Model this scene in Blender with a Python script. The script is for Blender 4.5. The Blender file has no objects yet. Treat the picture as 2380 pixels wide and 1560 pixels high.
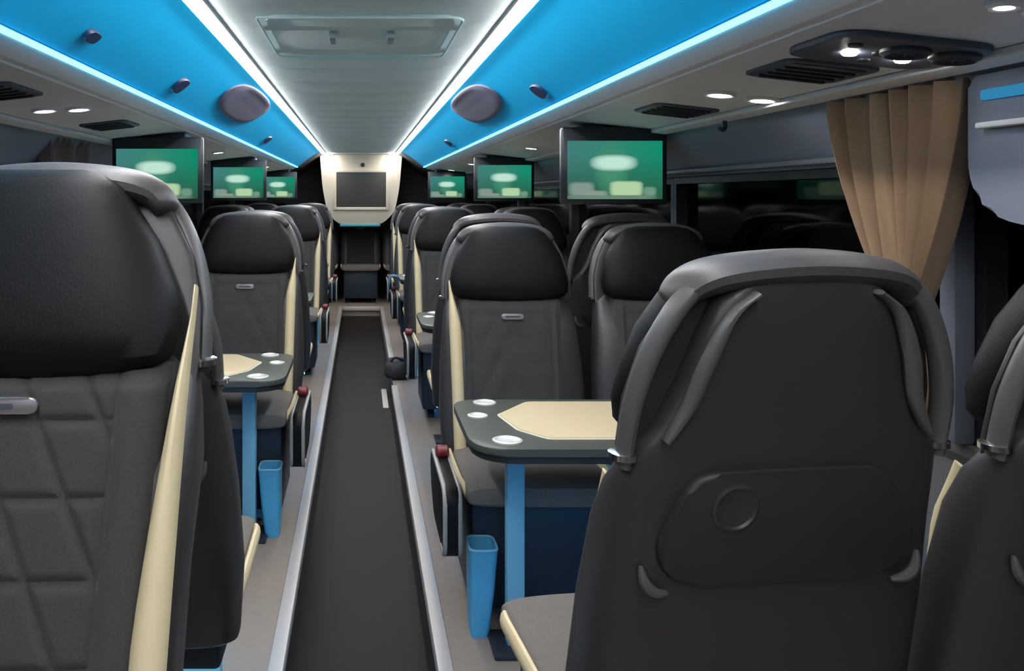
import bpy, bmesh, math, random
from mathutils import Vector, Matrix

random.seed(4)
C = bpy.context.scene.collection
SC = bpy.context.scene
PI = math.pi

# ------------------------------------------------------------------ camera, world, exposure
EYE = 1.30                      # eye height over the raised seat platform
camd = bpy.data.cameras.new('camera')
cam = bpy.data.objects.new('camera', camd)
C.objects.link(cam)
cam.location = (0, 0, EYE)
cam.rotation_euler = (PI / 2, 0, 0)
camd.sensor_width = 36.0
camd.lens = 36.0 * 1800 / 2380
camd.shift_x = (1190 - 838) / 2380
camd.shift_y = -(780 - 457) / 2380
camd.clip_start = 0.02
SC.camera = cam

w = bpy.data.worlds.new('night')
SC.world = w
w.use_nodes = True
w.node_tree.nodes['Background'].inputs[0].default_value = (0.006, 0.008, 0.012, 1)
w.node_tree.nodes['Background'].inputs[1].default_value = 1.0

SC.view_settings.view_transform = 'Standard'
SC.view_settings.look = 'None'
SC.view_settings.gamma = 1.0
SC.view_settings.exposure = 0.0
SC.view_settings.use_curve_mapping = False

WHITE_STRIP = 41.0
CYAN_STRIP = 6.0
BLUE_FLOOR = 42.0
SPOT = 85.0

# ------------------------------------------------------------------ materials
def lin(r, g, b):
    f = lambda c: (c / 255 / 12.92) if c / 255 <= 0.04045 else ((c / 255 + 0.055) / 1.055) ** 2.4
    return (f(r), f(g), f(b), 1)

def mat(name, col, rough=0.5, metal=0.0, noise=0.0, nscale=60.0, bump=0.0, bscale=200.0, spec=0.5, sheen=0.0):
    m = bpy.data.materials.new(name)
    m.use_nodes = True
    nt = m.node_tree
    b = nt.nodes['Principled BSDF']
    b.inputs['Base Color'].default_value = col
    b.inputs['Roughness'].default_value = rough
    b.inputs['Metallic'].default_value = metal
    b.inputs['Specular IOR Level'].default_value = spec
    if sheen:
        b.inputs['Sheen Weight'].default_value = sheen
    tc = nt.nodes.new('ShaderNodeTexCoord')
    if noise > 0:
        n = nt.nodes.new('ShaderNodeTexNoise')
        n.inputs['Scale'].default_value = nscale
        n.inputs['Detail'].default_value = 4
        nt.links.new(tc.outputs['Object'], n.inputs['Vector'])
        r = nt.nodes.new('ShaderNodeMixRGB')
        r.blend_type = 'MIX'
        a = tuple(max(0, c * (1 - noise)) for c in col[:3]) + (1,)
        z = tuple(min(1, c * (1 + noise)) for c in col[:3]) + (1,)
        r.inputs[1].default_value = a
        r.inputs[2].default_value = z
        nt.links.new(n.outputs['Fac'], r.inputs[0])
        nt.links.new(r.outputs[0], b.inputs['Base Color'])
    if bump > 0:
        n2 = nt.nodes.new('ShaderNodeTexNoise')
        n2.inputs['Scale'].default_value = bscale
        n2.inputs['Detail'].default_value = 3
        nt.links.new(tc.outputs['Object'], n2.inputs['Vector'])
        bp = nt.nodes.new('ShaderNodeBump')
        bp.inputs['Strength'].default_value = bump
        bp.inputs['Distance'].default_value = 0.002
        nt.links.new(n2.outputs['Fac'], bp.inputs['Height'])
        nt.links.new(bp.outputs['Normal'], b.inputs['Normal'])
    return m

def emis(name, col, strength):
    m = bpy.data.materials.new(name)
    m.use_nodes = True
    nt = m.node_tree
    nt.nodes.clear()
    o = nt.nodes.new('ShaderNodeOutputMaterial')
    e = nt.nodes.new('ShaderNodeEmission')
    e.inputs[0].default_value = col
    e.inputs[1].default_value = strength
    nt.links.new(e.outputs[0], o.inputs[0])
    return m

def glass_mat():
    m = bpy.data.materials.new('night_glass')
    m.use_nodes = True
    nt = m.node_tree
    nt.nodes.clear()
    o = nt.nodes.new('ShaderNodeOutputMaterial')
    mx = nt.nodes.new('ShaderNodeMixShader')
    t = nt.nodes.new('ShaderNodeBsdfTransparent')
    t.inputs[0].default_value = (0.35, 0.38, 0.4, 1)
    g = nt.nodes.new('ShaderNodeBsdfGlossy')
    g.inputs['Roughness'].default_value = 0.06
    f = nt.nodes.new('ShaderNodeFresnel')
    f.inputs['IOR'].default_value = 1.4
    nt.links.new(f.outputs[0], mx.inputs[0])
    nt.links.new(t.outputs[0], mx.inputs[1])
    nt.links.new(g.outputs[0], mx.inputs[2])
    nt.links.new(mx.outputs[0], o.inputs[0])
    return m

def screen_mat():
    """green picture with a pale oval mark in the middle and pale blocks along the bottom (u = object x, v = object z)"""
    m = bpy.data.materials.new('green_screen_picture')
    m.use_nodes = True
    nt = m.node_tree
    nt.nodes.clear()
    L = nt.links.new
    o = nt.nodes.new('ShaderNodeOutputMaterial')
    e = nt.nodes.new('ShaderNodeEmission')
    e.inputs[1].default_value = 1.0
    L(e.outputs[0], o.inputs[0])
    tc = nt.nodes.new('ShaderNodeTexCoord')
    sp = nt.nodes.new('ShaderNodeSeparateXYZ')
    L(tc.outputs['Object'], sp.inputs[0])
    def math_(op, a, b=None, clamp=False):
        n = nt.nodes.new('ShaderNodeMath')
        n.operation = op
        n.use_clamp = clamp
        for i, v in enumerate((a, b)):
            if v is None:
                continue
            if isinstance(v, (int, float)):
                n.inputs[i].default_value = v
            else:
                L(v, n.inputs[i])
        return n.outputs[0]
    u = math_('DIVIDE', sp.outputs['X'], 0.18)       # -1..1
    v = math_('DIVIDE', sp.outputs['Z'], 0.11)       # -1..1
    def blob(cx, cz, rx, rz, p=4.0, soft=0.6):
        a = math_('POWER', math_('ABSOLUTE', math_('DIVIDE', math_('SUBTRACT', u, cx), rx)), p)
        b = math_('POWER', math_('ABSOLUTE', math_('DIVIDE', math_('SUBTRACT', v, cz), rz)), p)
        s = math_('ADD', a, b)
        return math_('DIVIDE', math_('SUBTRACT', 1 + soft, s), 2 * soft, True)
    def mix(fac, a, b):
        n = nt.nodes.new('ShaderNodeMixRGB')
        L(fac, n.inputs[0])
        for i, c in ((1, a), (2, b)):
            if isinstance(c, tuple):
                n.inputs[i].default_value = c
            else:
                L(c, n.inputs[i])
        return n.outputs[0]
    horiz = math_('MULTIPLY', math_('ADD', u, 1.0), 0.5, True)
    vert = math_('MULTIPLY', math_('ADD', v, 1.1), 0.6, True)
    top = mix(horiz, lin(66, 126, 122), lin(14, 138, 108))
    col = mix(vert, lin(44, 86, 62), top)
    col = mix(blob(-0.08, 0.02, 0.3, 0.75, 2.0, 0.9), col, lin(70, 140, 110))
    col = mix(blob(-0.03, 0.25, 0.44, 0.25, 2.6, 0.7), col, lin(190, 228, 212))
    col = mix(blob(-0.72, -0.68, 0.26, 0.24, 4, 0.8), col, lin(130, 150, 142))
    col = mix(blob(-0.45, -0.86, 0.28, 0.13, 4, 0.8), col, lin(135, 152, 142))
    col = mix(blob(0.24, -0.66, 0.34, 0.26, 5, 0.7), col, lin(176, 208, 166))
    col = mix(blob(0.74, -0.76, 0.14, 0.16, 3, 0.8), col, lin(110, 150, 130))
    col = mix(blob(-0.1, -0.96, 0.95, 0.07, 6, 0.8), col, lin(105, 135, 115))
    L(col, e.inputs[0])
    return m

M = {}
M['leather'] = mat('charcoal_leather', lin(15, 14, 14), 0.5, noise=0.12, nscale=14, bump=0.2, bscale=320, spec=0.2)
M['fabric'] = mat('charcoal_fabric', lin(64, 63, 61), 0.85, noise=0.16, nscale=220, bump=0.4, bscale=500, spec=0.25, sheen=0.15)
M['shell'] = mat('dark_seat_back', lin(56, 53, 52), 0.4, noise=0.08, nscale=10, bump=0.12, bscale=260)
M['flap'] = mat('dark_pocket_flap', lin(44, 44, 44), 0.55, noise=0.1, nscale=16, bump=0.15, bscale=260)
M['handle'] = mat('grab_handle_rubber', lin(88, 86, 84), 0.36)
M['roll'] = mat('seat_top_roll', lin(70, 65, 63), 0.45, noise=0.08, nscale=14, bump=0.15, bscale=280)
M['cream'] = mat('cream_trim', lin(222, 204, 162), 0.5, noise=0.05, nscale=25)
M['chrome'] = mat('chrome', lin(205, 205, 208), 0.2, metal=1.0)
M['tag'] = mat('brushed_tag', lin(165, 162, 164), 0.38, metal=0.6)
M['cushion'] = mat('seat_cushion_fabric', lin(112, 106, 100), 0.8, noise=0.14, nscale=180, bump=0.3, bscale=420, spec=0.3)
M['base_navy'] = mat('seat_base_navy', lin(30, 44, 58), 0.5, noise=0.05, nscale=12)
M['leg_dark'] = mat('seat_leg_dark', lin(48, 52, 60), 0.45, metal=0.3)
M['arm_trim'] = mat('armrest_trim_grey', lin(150, 148, 142), 0.45)
M['red'] = mat('red_button', lin(120, 40, 46), 0.4)
M['ceiling'] = mat('ceiling_panel_grey', lin(232, 250, 250), 0.55, noise=0.06, nscale=5, bump=0.1, bscale=90)
M['hatch'] = mat('roof_hatch_grey', lin(228, 246, 246), 0.55, noise=0.05, nscale=7)
M['latch_pale'] = mat('pale_latch', lin(165, 178, 178), 0.45)
M['blue_panel'] = mat('blue_locker_panel', lin(0, 174, 232), 0.55, noise=0.05, nscale=3, spec=0.2)
M['rack'] = mat('rack_underside_grey', lin(236, 236, 240), 0.48, noise=0.06, nscale=7, bump=0.08, bscale=120)
M['rack_face'] = mat('rack_face_grey', lin(122, 116, 126), 0.5, noise=0.05, nscale=6)
M['lip'] = mat('rack_lip_grey', lin(225, 225, 226), 0.45)
M['groove'] = mat('rack_groove_dark', lin(70, 72, 84), 0.5)
M['wallp'] = mat('wall_panel_grey', lin(112, 118, 132), 0.5, noise=0.08, nscale=5)
M['wall_low'] = mat('wall_carpet_dark', lin(104, 100, 96), 0.9, noise=0.1, nscale=120, bump=0.3, bscale=300)
M['rail'] = mat('curtain_rail_grey', lin(104, 106, 114), 0.4)
M['frame'] = mat('window_frame_dark', lin(30, 30, 34), 0.5)
M['glass'] = glass_mat()
M['aisle'] = mat('aisle_floor_dark', lin(32, 27, 23), 0.55, noise=0.1, nscale=40, bump=0.12, bscale=160, spec=0.12)
M['platform'] = mat('platform_floor_grey', lin(152, 136, 122), 0.5, noise=0.1, nscale=30, bump=0.1, bscale=160)
M['alu'] = mat('brushed_aluminium_edge', lin(198, 190, 182), 0.4, metal=0.15, noise=0.03, nscale=40)
M['tray'] = mat('table_tray_grey', lin(74, 77, 70), 0.42, noise=0.05, nscale=20)
M['tray_edge'] = mat('table_edge_black', lin(36, 34, 34), 0.5)
M['inlay'] = mat('cream_table_inlay', lin(212, 194, 156), 0.45, noise=0.03, nscale=18)
M['inlay_edge'] = mat('pale_inlay_edge', lin(226, 224, 208), 0.4)
M['ring'] = mat('cup_dish_steel', lin(220, 222, 216), 0.35, metal=0.3)
M['leg_lit_blue'] = mat('blue_lit_leg', lin(125, 185, 208), 0.45)  # grey legs; the blue light on them is mixed into this colour
M['bin_lit_blue'] = mat('blue_lit_bin_plastic', lin(86, 178, 216), 0.4, noise=0.05, nscale=12)  # grey bin; blue light falling on it is part of this colour
M['black_box'] = mat('monitor_black', lin(26, 30, 34), 0.35)
M['box_grey'] = mat('monitor_side_grey', lin(84, 88, 98), 0.45)
M['screen'] = screen_mat()
M['unit'] = mat('cream_unit_plastic', lin(204, 193, 172), 0.4, noise=0.03, nscale=6)
M['teal_lit'] = mat('unit_edge_teal_light', lin(60, 150, 158), 0.4)  # teal light on the unit's lower edge, put into its colour
M['dark_screen'] = mat('dark_screen', lin(52, 54, 46), 0.18)
M['vent'] = mat('vent_dark', lin(44, 48, 54), 0.5)
M['vent_mid'] = mat('vent_slate', lin(74, 80, 92), 0.45)
M['oval_grey'] = mat('oval_plate_grey', lin(96, 96, 118), 0.6, noise=0.25, nscale=260)  # speckled grey-purple of the oval plates
M['latch'] = mat('navy_latch', lin(10, 44, 84), 0.4)
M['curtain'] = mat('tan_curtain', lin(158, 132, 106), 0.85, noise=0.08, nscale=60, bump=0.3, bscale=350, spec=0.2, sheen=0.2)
M['curtain_shaded'] = mat('shaded_curtain', lin(112, 98, 94), 0.85, noise=0.08, nscale=60, bump=0.3, bscale=350, spec=0.2)  # darker than the tan one: shade on this curtain put into its colour
M['bag'] = mat('black_bag', lin(40, 38, 38), 0.7, noise=0.1, nscale=60)
M['cloth'] = mat('pale_blue_cloth', lin(110, 170, 205), 0.85)
M['rear'] = mat('rear_wall_dark', lin(58, 54, 58), 0.7, noise=0.1, nscale=10)
M['strip'] = emis('white_light', (1.0, 0.97, 0.98, 1), WHITE_STRIP)
M['cyan'] = emis('cyan_light', (0.10, 0.62, 1.0, 1), CYAN_STRIP)
M['spot'] = emis('reading_light_glow', (1.0, 0.98, 0.96, 1), SPOT)
M['floor_led'] = emis('blue_floor_light', (0.04, 0.44, 1.0, 1), BLUE_FLOOR)
M['foot_glow'] = emis('blue_foot_glow', (0.07, 0.36, 0.66, 1), 1.0)  # weak glow standing in for the blue-lit patch under the seat rear
M['side_blue'] = emis('blue_side_bar', (0.03, 0.22, 0.42, 1), 1.0)  # even blue emission for the thin bar on the side panel

# ------------------------------------------------------------------ mesh helpers
def obj(name, bm, m, parent=None, smooth=True, loc=None):
    bmesh.ops.recalc_face_normals(bm, faces=bm.faces[:])
    me = bpy.data.meshes.new(name)
    bm.to_mesh(me)
    bm.free()
    for mm in (m if isinstance(m, (list, tuple)) else [m]):
        me.materials.append(mm)
    if smooth:
        for p in me.polygons:
            p.use_smooth = True
        try:
            me.set_sharp_from_angle(angle=math.radians(38))
        except Exception:
            pass
    o = bpy.data.objects.new(name, me)
    C.objects.link(o)
    if parent is not None:
        o.parent = parent
    if loc is not None:
        o.location = loc
    return o

def empty(name, loc=(0, 0, 0), rz=0.0):
    o = bpy.data.objects.new(name, None)
    o.empty_display_size = 0.1
    C.objects.link(o)
    o.location = loc
    o.rotation_euler = (0, 0, rz)
    return o

def tag(o, label, cat, group=None):
    o['label'] = label
    o['category'] = cat
    if group:
        o['group'] = group
    return o

def struct(name, bm, m, smooth=True):
    o = obj(name, bm, m, None, smooth)
    o['kind'] = 'structure'
    return o

def add_box(bm, x0, x1, y0, y1, z0, z1, bev=0.0, seg=2, mi=0):
    r = bmesh.ops.create_cube(bm, size=1.0)
    vs = r['verts']
    for v in vs:
        v.co = Vector(((x0 + x1) / 2 + v.co.x * (x1 - x0), (y0 + y1) / 2 + v.co.y * (y1 - y0), (z0 + z1) / 2 + v.co.z * (z1 - z0)))
    if bev > 0:
        es = list({e for v in vs for e in v.link_edges})
        res = bmesh.ops.bevel(bm, geom=es, offset=bev, segments=seg, profile=0.5, affect='EDGES')
        fs = res['faces']
        vs = list({v for f in fs for v in f.verts} | {v for v in vs if v.is_valid})
    if mi:
        for f in {f for v in vs if v.is_valid for f in v.link_faces}:
            f.material_index = mi
    return [v for v in vs if v.is_valid]

def box(*a, **k):
    bm = bmesh.new()
    add_box(bm, *a, **k)
    return bm

def add_rings(bm, rings, cap0=True, cap1=True, closed=True):
    R = [[bm.verts.new(p) for p in ring] for ring in rings]
    n = len(R[0])
    for a, b in zip(R, R[1:]):
        for i in range(n if closed else n - 1):
            j = (i + 1) % n
            bm.faces.new((a[i], a[j], b[j], b[i]))
    if cap0:
        bm.faces.new(R[0])
    if cap1:
        bm.faces.new(list(reversed(R[-1])))
    return R

def superellipse(cx, cy, hx, hy, n=28, p=3.0):
    out = []
    for i in range(n):
        t = 2 * PI * i / n
        c, s = math.cos(t), math.sin(t)
        out.append((cx + hx * math.copysign(abs(c) ** (2 / p), c), cy + hy * math.copysign(abs(s) ** (2 / p), s)))
    return out

def loft_z(sections, n=32):
    """sections: (z, cx, cy, hx, hy, p)"""
    bm = bmesh.new()
    add_rings(bm, [[(x, y, z) for x, y in superellipse(cx, cy, hx, hy, n, p)] for z, cx, cy, hx, hy, p in sections])
    return bm

def smooth_path(pts, n=6):
    """Catmull-Rom through pts"""
    P = [Vector(p) for p in pts]
    out = []
    for i in range(len(P) - 1):
        p0 = P[max(i - 1, 0)]; p1 = P[i]; p2 = P[i + 1]; p3 = P[min(i + 2, len(P) - 1)]
        for k in range(n):
            t = k / n
            out.append(0.5 * ((2 * p1) + (p2 - p0) * t + (2 * p0 - 5 * p1 + 4 * p2 - p3) * t * t + (-p0 + 3 * p1 - 3 * p2 + p3) * t ** 3))
    out.append(P[-1])
    return out

def add_tube(bm, pts, r, n=10, r2=None, up=Vector((0, 1, 0))):
    """r along the side direction, r2 along 'up'; r may be a list"""
    P = [Vector(p) for p in pts]
    rings = []
    for i, p in enumerate(P):
        d = (P[min(i + 1, len(P) - 1)] - P[max(i - 1, 0)]).normalized()
        s = d.cross(up)
        if s.length < 1e-4:
            s = d.cross(Vector((1, 0, 0)))
        s.normalize()
        u = s.cross(d).normalized()
        ra = r[i] if isinstance(r, (list, tuple)) else r
        rb = (r2[i] if isinstance(r2, (list, tuple)) else r2) if r2 is not None else ra
        rings.append([tuple(p + s * (ra * math.cos(2 * PI * k / n)) + u * (rb * math.sin(2 * PI * k / n))) for k in range(n)])
    add_rings(bm, rings)

def tube(*a, **k):
    bm = bmesh.new()
    add_tube(bm, *a, **k)
    return bm

def add_cyl(bm, c, r, h, axis='Z', n=24, r2=None, bev=0.0):
    """solid disc/cylinder with its base at c, along +axis"""
    r2 = r if r2 is None else r2
    prof = [(r, 0), (r2, h)] if bev == 0 else [(r - bev, 0), (r, bev), (r2, h - bev), (r2 - bev, h)]
    rings = []
    for rr, hh in prof:
        ring = []
        for i in range(n):
            a = 2 * PI * i / n
            u, v = rr * math.cos(a), rr * math.sin(a)
            q = {'Z': (u, v, hh), 'Y': (u, hh, v), 'X': (hh, u, v)}[axis]
            ring.append((c[0] + q[0], c[1] + q[1], c[2] + q[2]))
        rings.append(ring)
    add_rings(bm, rings)

def cyl(*a, **k):
    bm = bmesh.new()
    add_cyl(bm, *a, **k)
    return bm

def add_prism(bm, poly, a0, a1, plane='XY', bev=0.0, seg=2):
    """extrude polygon: plane XY -> along z, XZ -> along y, YZ -> along x"""
    def P(u, v, t):
        return {'XY': (u, v, t), 'XZ': (u, t, v), 'YZ': (t, u, v)}[plane]
    r0 = [bm.verts.new(P(u, v, a0)) for u, v in poly]
    r1 = [bm.verts.new(P(u, v, a1)) for u, v in poly]
    n = len(poly)
    fs = [bm.faces.new(r0), bm.faces.new(list(reversed(r1)))]
    for i in range(n):
        j = (i + 1) % n
        fs.append(bm.faces.new((r0[i], r1[i], r1[j], r0[j])))
    if bev > 0:
        es = list({e for f in fs[:2] for e in f.edges})
        bmesh.ops.bevel(bm, geom=es, offset=bev, segments=seg, profile=0.5, affect='EDGES')

def prism(*a, **k):
    bm = bmesh.new()
    add_prism(bm, *a, **k)
    return bm

def round_poly(pts, r, n=5):
    """rounded corners; r may be a list"""
    out = []
    N = len(pts)
    for i in range(N):
        p = Vector(pts[i]); a = Vector(pts[i - 1]); b = Vector(pts[(i + 1) % N])
        rr = r[i] if isinstance(r, (list, tuple)) else r
        if rr <= 0:
            out.append(tuple(p)); continue
        da = (a - p); db = (b - p)
        ra = min(rr, da.length * 0.49); rb = min(rr, db.length * 0.49)
        s = p + da.normalized() * ra; e = p + db.normalized() * rb
        for k in range(n + 1):
            t = k / n
            out.append(tuple((1 - t) ** 2 * s + 2 * t * (1 - t) * p + t * t * e))
    return out

def sweep_y(profile, y0, y1):
    """open profile [(x,z)] swept along y: a single-sided sheet with thickness added by caller"""
    bm = bmesh.new()
    a = [bm.verts.new((x, y0, z)) for x, z in profile]
    b = [bm.verts.new((x, y1, z)) for x, z in profile]
    for i in range(len(profile) - 1):
        bm.faces.new((a[i], a[i + 1], b[i + 1], b[i]))
    return bm

def closed_sweep(poly, y0, y1):
    return prism(poly, y0, y1, 'XZ')

# ------------------------------------------------------------------ shell of the coach
YF, YB = -1.7, 10.3           # front and rear ends
HALF = 1.41
AISLE = 0.225
STEP_END = 9.07
AZ = -0.10                    # aisle floor

struct('floor', box(-AISLE - 0.02, AISLE + 0.02, YF, STEP_END, AZ - 0.05, AZ), M['aisle'])
for side, s in (('left', -1), ('right', 1)):
    bm = bmesh.new()
    a, b = sorted((s * AISLE, s * (HALF + 0.05)))
    add_box(bm, a, b, YF, STEP_END, AZ - 0.05, 0.0)
    o = obj('platform_' + side, bm, M['platform'], None, False); o['kind'] = 'structure'
o = obj('platform_rear', box(-HALF - 0.05, HALF + 0.05, STEP_END, YB, AZ - 0.05, 0.0), M['platform'], None, False); o['kind'] = 'structure'

# metal nosing round the sunken aisle
def nosing(name, x0, x1, y0, y1):
    o = struct(name, box(x0, x1, y0, y1, -0.035, 0.010, bev=0.006), M['alu'])
    return o
nosing('trim_1', -AISLE - 0.030, -AISLE + 0.014, YF, STEP_END + 0.03)
nosing('trim_2', AISLE - 0.014, AISLE + 0.030, YF, 5.30)
nosing('trim_3', AISLE + 0.002, AISLE + 0.046, 5.85, STEP_END + 0.03)
nosing('trim_4', -AISLE + 0.014, AISLE + 0.002, STEP_END - 0.03, STEP_END + 0.03)

# ceiling panel with shallow cross ribs
CZ = EYE + 0.5
bm = bmesh.new()
rows = []
y = YF
NX = 14
ys = []
while y < 9.6:
    for dy, dz in ((0.0, 0.0), (0.02, -0.010), (0.06, -0.012), (0.09, 0.0)):
        ys.append((y + dy, dz))
    y += 0.36
ys.append((9.7, 0.0))
for yy, dz in ys:
    ring = []
    for i in range(NX + 1):
        u = -1 + 2 * i / NX
        edge = 1.0 if abs(u) < 0.82 else 0.0
        ring.append(bm.verts.new((0.40 * u, yy, CZ + 0.010 - 0.002 * abs(u) ** 6 + dz * edge)))
    rows.append(ring)
for a, b in zip(rows, rows[1:]):
    for i in range(NX):
        bm.faces.new((a[i], a[i + 1], b[i + 1], b[i]))
ret = bmesh.ops.extrude_face_region(bm, geom=bm.faces[:])
for v in [g for g in ret['geom'] if isinstance(g, bmesh.types.BMVert)]:
    v.co.z += 0.05
struct('ceiling', bm, M['ceiling'])

# roof over the lockers
for side, s in (('left', -1), ('right', 1)):
    poly = [(s * 0.40, CZ + 0.008), (s * 0.40, CZ + 0.11), (s * (HALF + 0.06), CZ + 0.04), (s * (HALF + 0.06), CZ - 0.06), (s * HALF, CZ - 0.04), (s * 0.9, CZ + 0.03)]
    o = obj('roof_' + side, closed_sweep(poly, YF, YB), M['rack'], None, False); o['kind'] = 'structure'
o = obj('roof_rear', box(-0.41, 0.41, 9.70, YB, CZ + 0.010, CZ + 0.10), M['rack'], None, False); o['kind'] = 'structure'

# end walls
struct('wall_back', box(-HALF - 0.06, HALF + 0.06, YB, YB + 0.06, AZ, CZ + 0.1), M['rear'], False)
struct('wall_front', box(-HALF - 0.06, HALF + 0.06, YF - 0.06, YF, AZ, CZ + 0.1), M['rear'], False)

# side walls: low panel up to the sill, panel above the window
SILL, WTOP = EYE - 0.56, EYE + 0.085
for side, s in (('left', -1), ('right', 1)):
    poly = [(s * (HALF + 0.06), 0.0), (s * (HALF - 0.02), 0.0), (s * (HALF - 0.02), SILL - 0.06), (s * (HALF - 0.04), SILL - 0.03), (s * (HALF - 0.04), SILL), (s * (HALF + 0.06), SILL)]
    struct('wall_' + side, closed_sweep(poly, YF, YB), M['wall_low'], False)
    poly = [(s * (HALF + 0.06), WTOP), (s * (HALF - 0.05), WTOP), (s * (HALF - 0.055), WTOP + 0.02), (s * 1.235, EYE + 0.20), (s * 1.19, EYE + 0.262), (s * 1.19, EYE + 0.30), (s * (HALF + 0.06), EYE + 0.30)]
    o = obj('wall_upper_' + side, closed_sweep(poly, YF, YB), M['wallp'], None, True); o['kind'] = 'structure'

# windows: one frame and one pane per bay
POSTS = [-1.7, 0.05, 1.74, 3.42, 5.1, 6.8, 8.5, 10.3]
wn = 1
for s in (-1, 1):
    off = 0.0 if s > 0 else 0.05
    for a, b in zip(POSTS, POSTS[1:]):
        bm = bmesh.new()
        xi, xo = HALF - 0.028, HALF + 0.05
        def bx(y0, y1, z0, z1):
            x0, x1 = sorted((s * xi, s * xo))
            add_box(bm, x0, x1, y0, y1, z0, z1)
        bx(a + 0.001, a + 0.03, SILL, WTOP); bx(b - 0.03, b - 0.001, SILL, WTOP)
        bx(a + 0.03, b - 0.03, SILL, SILL + 0.03); bx(a + 0.03, b - 0.03, WTOP - 0.03, WTOP)
        fr = struct('window_%d' % wn, bm, M['frame'], False)
        x0, x1 = sorted((s * (HALF + 0.02), s * (HALF + 0.026)))
        obj('window_pane', box(x0, x1, a + 0.03, b - 0.03, SILL + 0.03, WTOP - 0.03), M['glass'], fr, False)
        wn += 1
# pale post inside the right-hand windows (behind the curtain)
o = struct('trim_5', box(1.335, 1.384, 1.74, 1.79, SILL + 0.001, WTOP - 0.001, bev=0.008), M['wallp'])

# curtain rails
for s in (-1, 1):
    x0, x1 = sorted((s * (HALF - 0.085), s * (HALF - 0.055)))
    o = obj('curtain_rail', box(x0, x1, YF + 0.01, YB - 0.01, EYE + 0.094, EYE + 0.112, bev=0.005), M['rail'])
    tag(o, 'long grey curtain rail above the %s windows' % ('right' if s > 0 else 'left'), 'curtain rail')

# lockers along both sides: blue door panel, cyan light line, grey underside
PAN = [(0.452, 0.497), (0.50, 0.484), (0.56, 0.450), (0.62, 0.407), (0.67, 0.368), (0.704, 0.340)]
def pan_at(t):
    """point on the blue panel profile, t = x"""
    for (x0, z0), (x1, z1) in zip(PAN, PAN[1:]):
        if t <= x1:
            k = (t - x0) / (x1 - x0)
            return z0 + k * (z1 - z0)
    return PAN[-1][1]
Y_END = 8.75
def under_z(x):
    return EYE + 0.298 - 0.111 * (abs(x) - 0.80)

for side, s in (('left', -1), ('right', 1)):
    prof = smooth_path([(x, 0, z) for x, z in PAN], 4)
    poly = [(s * p.x, EYE + p.z) for p in prof] + [(s * 0.74, EYE + 0.36), (s * 0.70, EYE + 0.42), (s * 0.5, EYE + 0.515), (s * 0.452, EYE + 0.515)]
    o = obj('locker_panel_' + side, closed_sweep(poly, YF, Y_END), M['blue_panel'])
    o['kind'] = 'structure'
    # grey rack body under it
    poly = [(s * 0.708, EYE + 0.338), (s * 0.726, EYE + 0.326), (s * 0.772, EYE + 0.305), (s * 0.776, EYE + 0.312), (s * 0.792, EYE + 0.305), (s * 0.796, EYE + 0.2985), (s * 1.12, EYE + 0.2625),
            (s * 1.17, EYE + 0.262), (s * 1.17, EYE + 0.36), (s * 0.75, EYE + 0.40)]
    o = obj('rack_' + side, closed_sweep(poly, YF, Y_END), M['rack'])
    o['kind'] = 'structure'
    # pale rounded outer lip
    poly = round_poly([(s * 1.125, EYE + 0.262), (s * 1.125, EYE + 0.247), (s * 1.185, EYE + 0.240), (s * 1.185, EYE + 0.262)], 0.006, 3)
    o = obj('rack_lip_' + side, closed_sweep(poly, YF, Y_END), M['lip'])
    o['kind'] = 'structure'
    # dark end block of the lockers
    poly = [(s * 0.45, EYE + 0.50), (s * 0.70, EYE + 0.34), (s * 0.80, EYE + 0.296), (s * 1.19, EYE + 0.255), (s * 1.19, EYE + 0.45), (s * 0.6, EYE + 0.51)]
    o = obj('rack_end_' + side, closed_sweep(poly, Y_END, YB), M['rear'], None, False)
    o['kind'] = 'structure'
    # light strips
    st = empty('ceiling_light_strip', (s * 0.426, 0, CZ - 0.004))
    tag(st, 'long white ceiling light strip on the %s of the grey ceiling panel' % side, 'light')
    ex = -s * 0.10
    bm = bmesh.new()
    add_prism(bm, [(-s * 0.023, -0.0035), (s * 0.024, 0.0035), (s * 0.024, 0.012), (-s * 0.023, 0.012)], YF + 0.02, 9.10, 'XZ')
    obj('diffuser', bm, M['strip'], st)
    a, b = sorted((-s * 0.0232, -s * 0.0255))
    obj('shield_lip', box(a, b, YF + 0.02, 9.02, 0.001, 0.012), M['lip'], st, False)  # added lip that blocks the strip's light from the ceiling
    bm = bmesh.new()
    a, b = sorted((-s * 0.024, -s * 0.10))
    add_box(bm, a, b, 9.02, 9.10, 0.005, 0.0125, bev=0.002)
    obj('bent_end', bm, M['strip'], st)
    cl = obj('cyan_light_strip', box(s * 0.7125 - 0.0065, s * 0.7125 + 0.0065, YF + 0.02, Y_END - 0.02, EYE + 0.326, EYE + 0.338, bev=0.003), M['cyan'])
    tag(cl, 'thin cyan light line along the lower edge of the %s blue lockers' % side, 'light')

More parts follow.
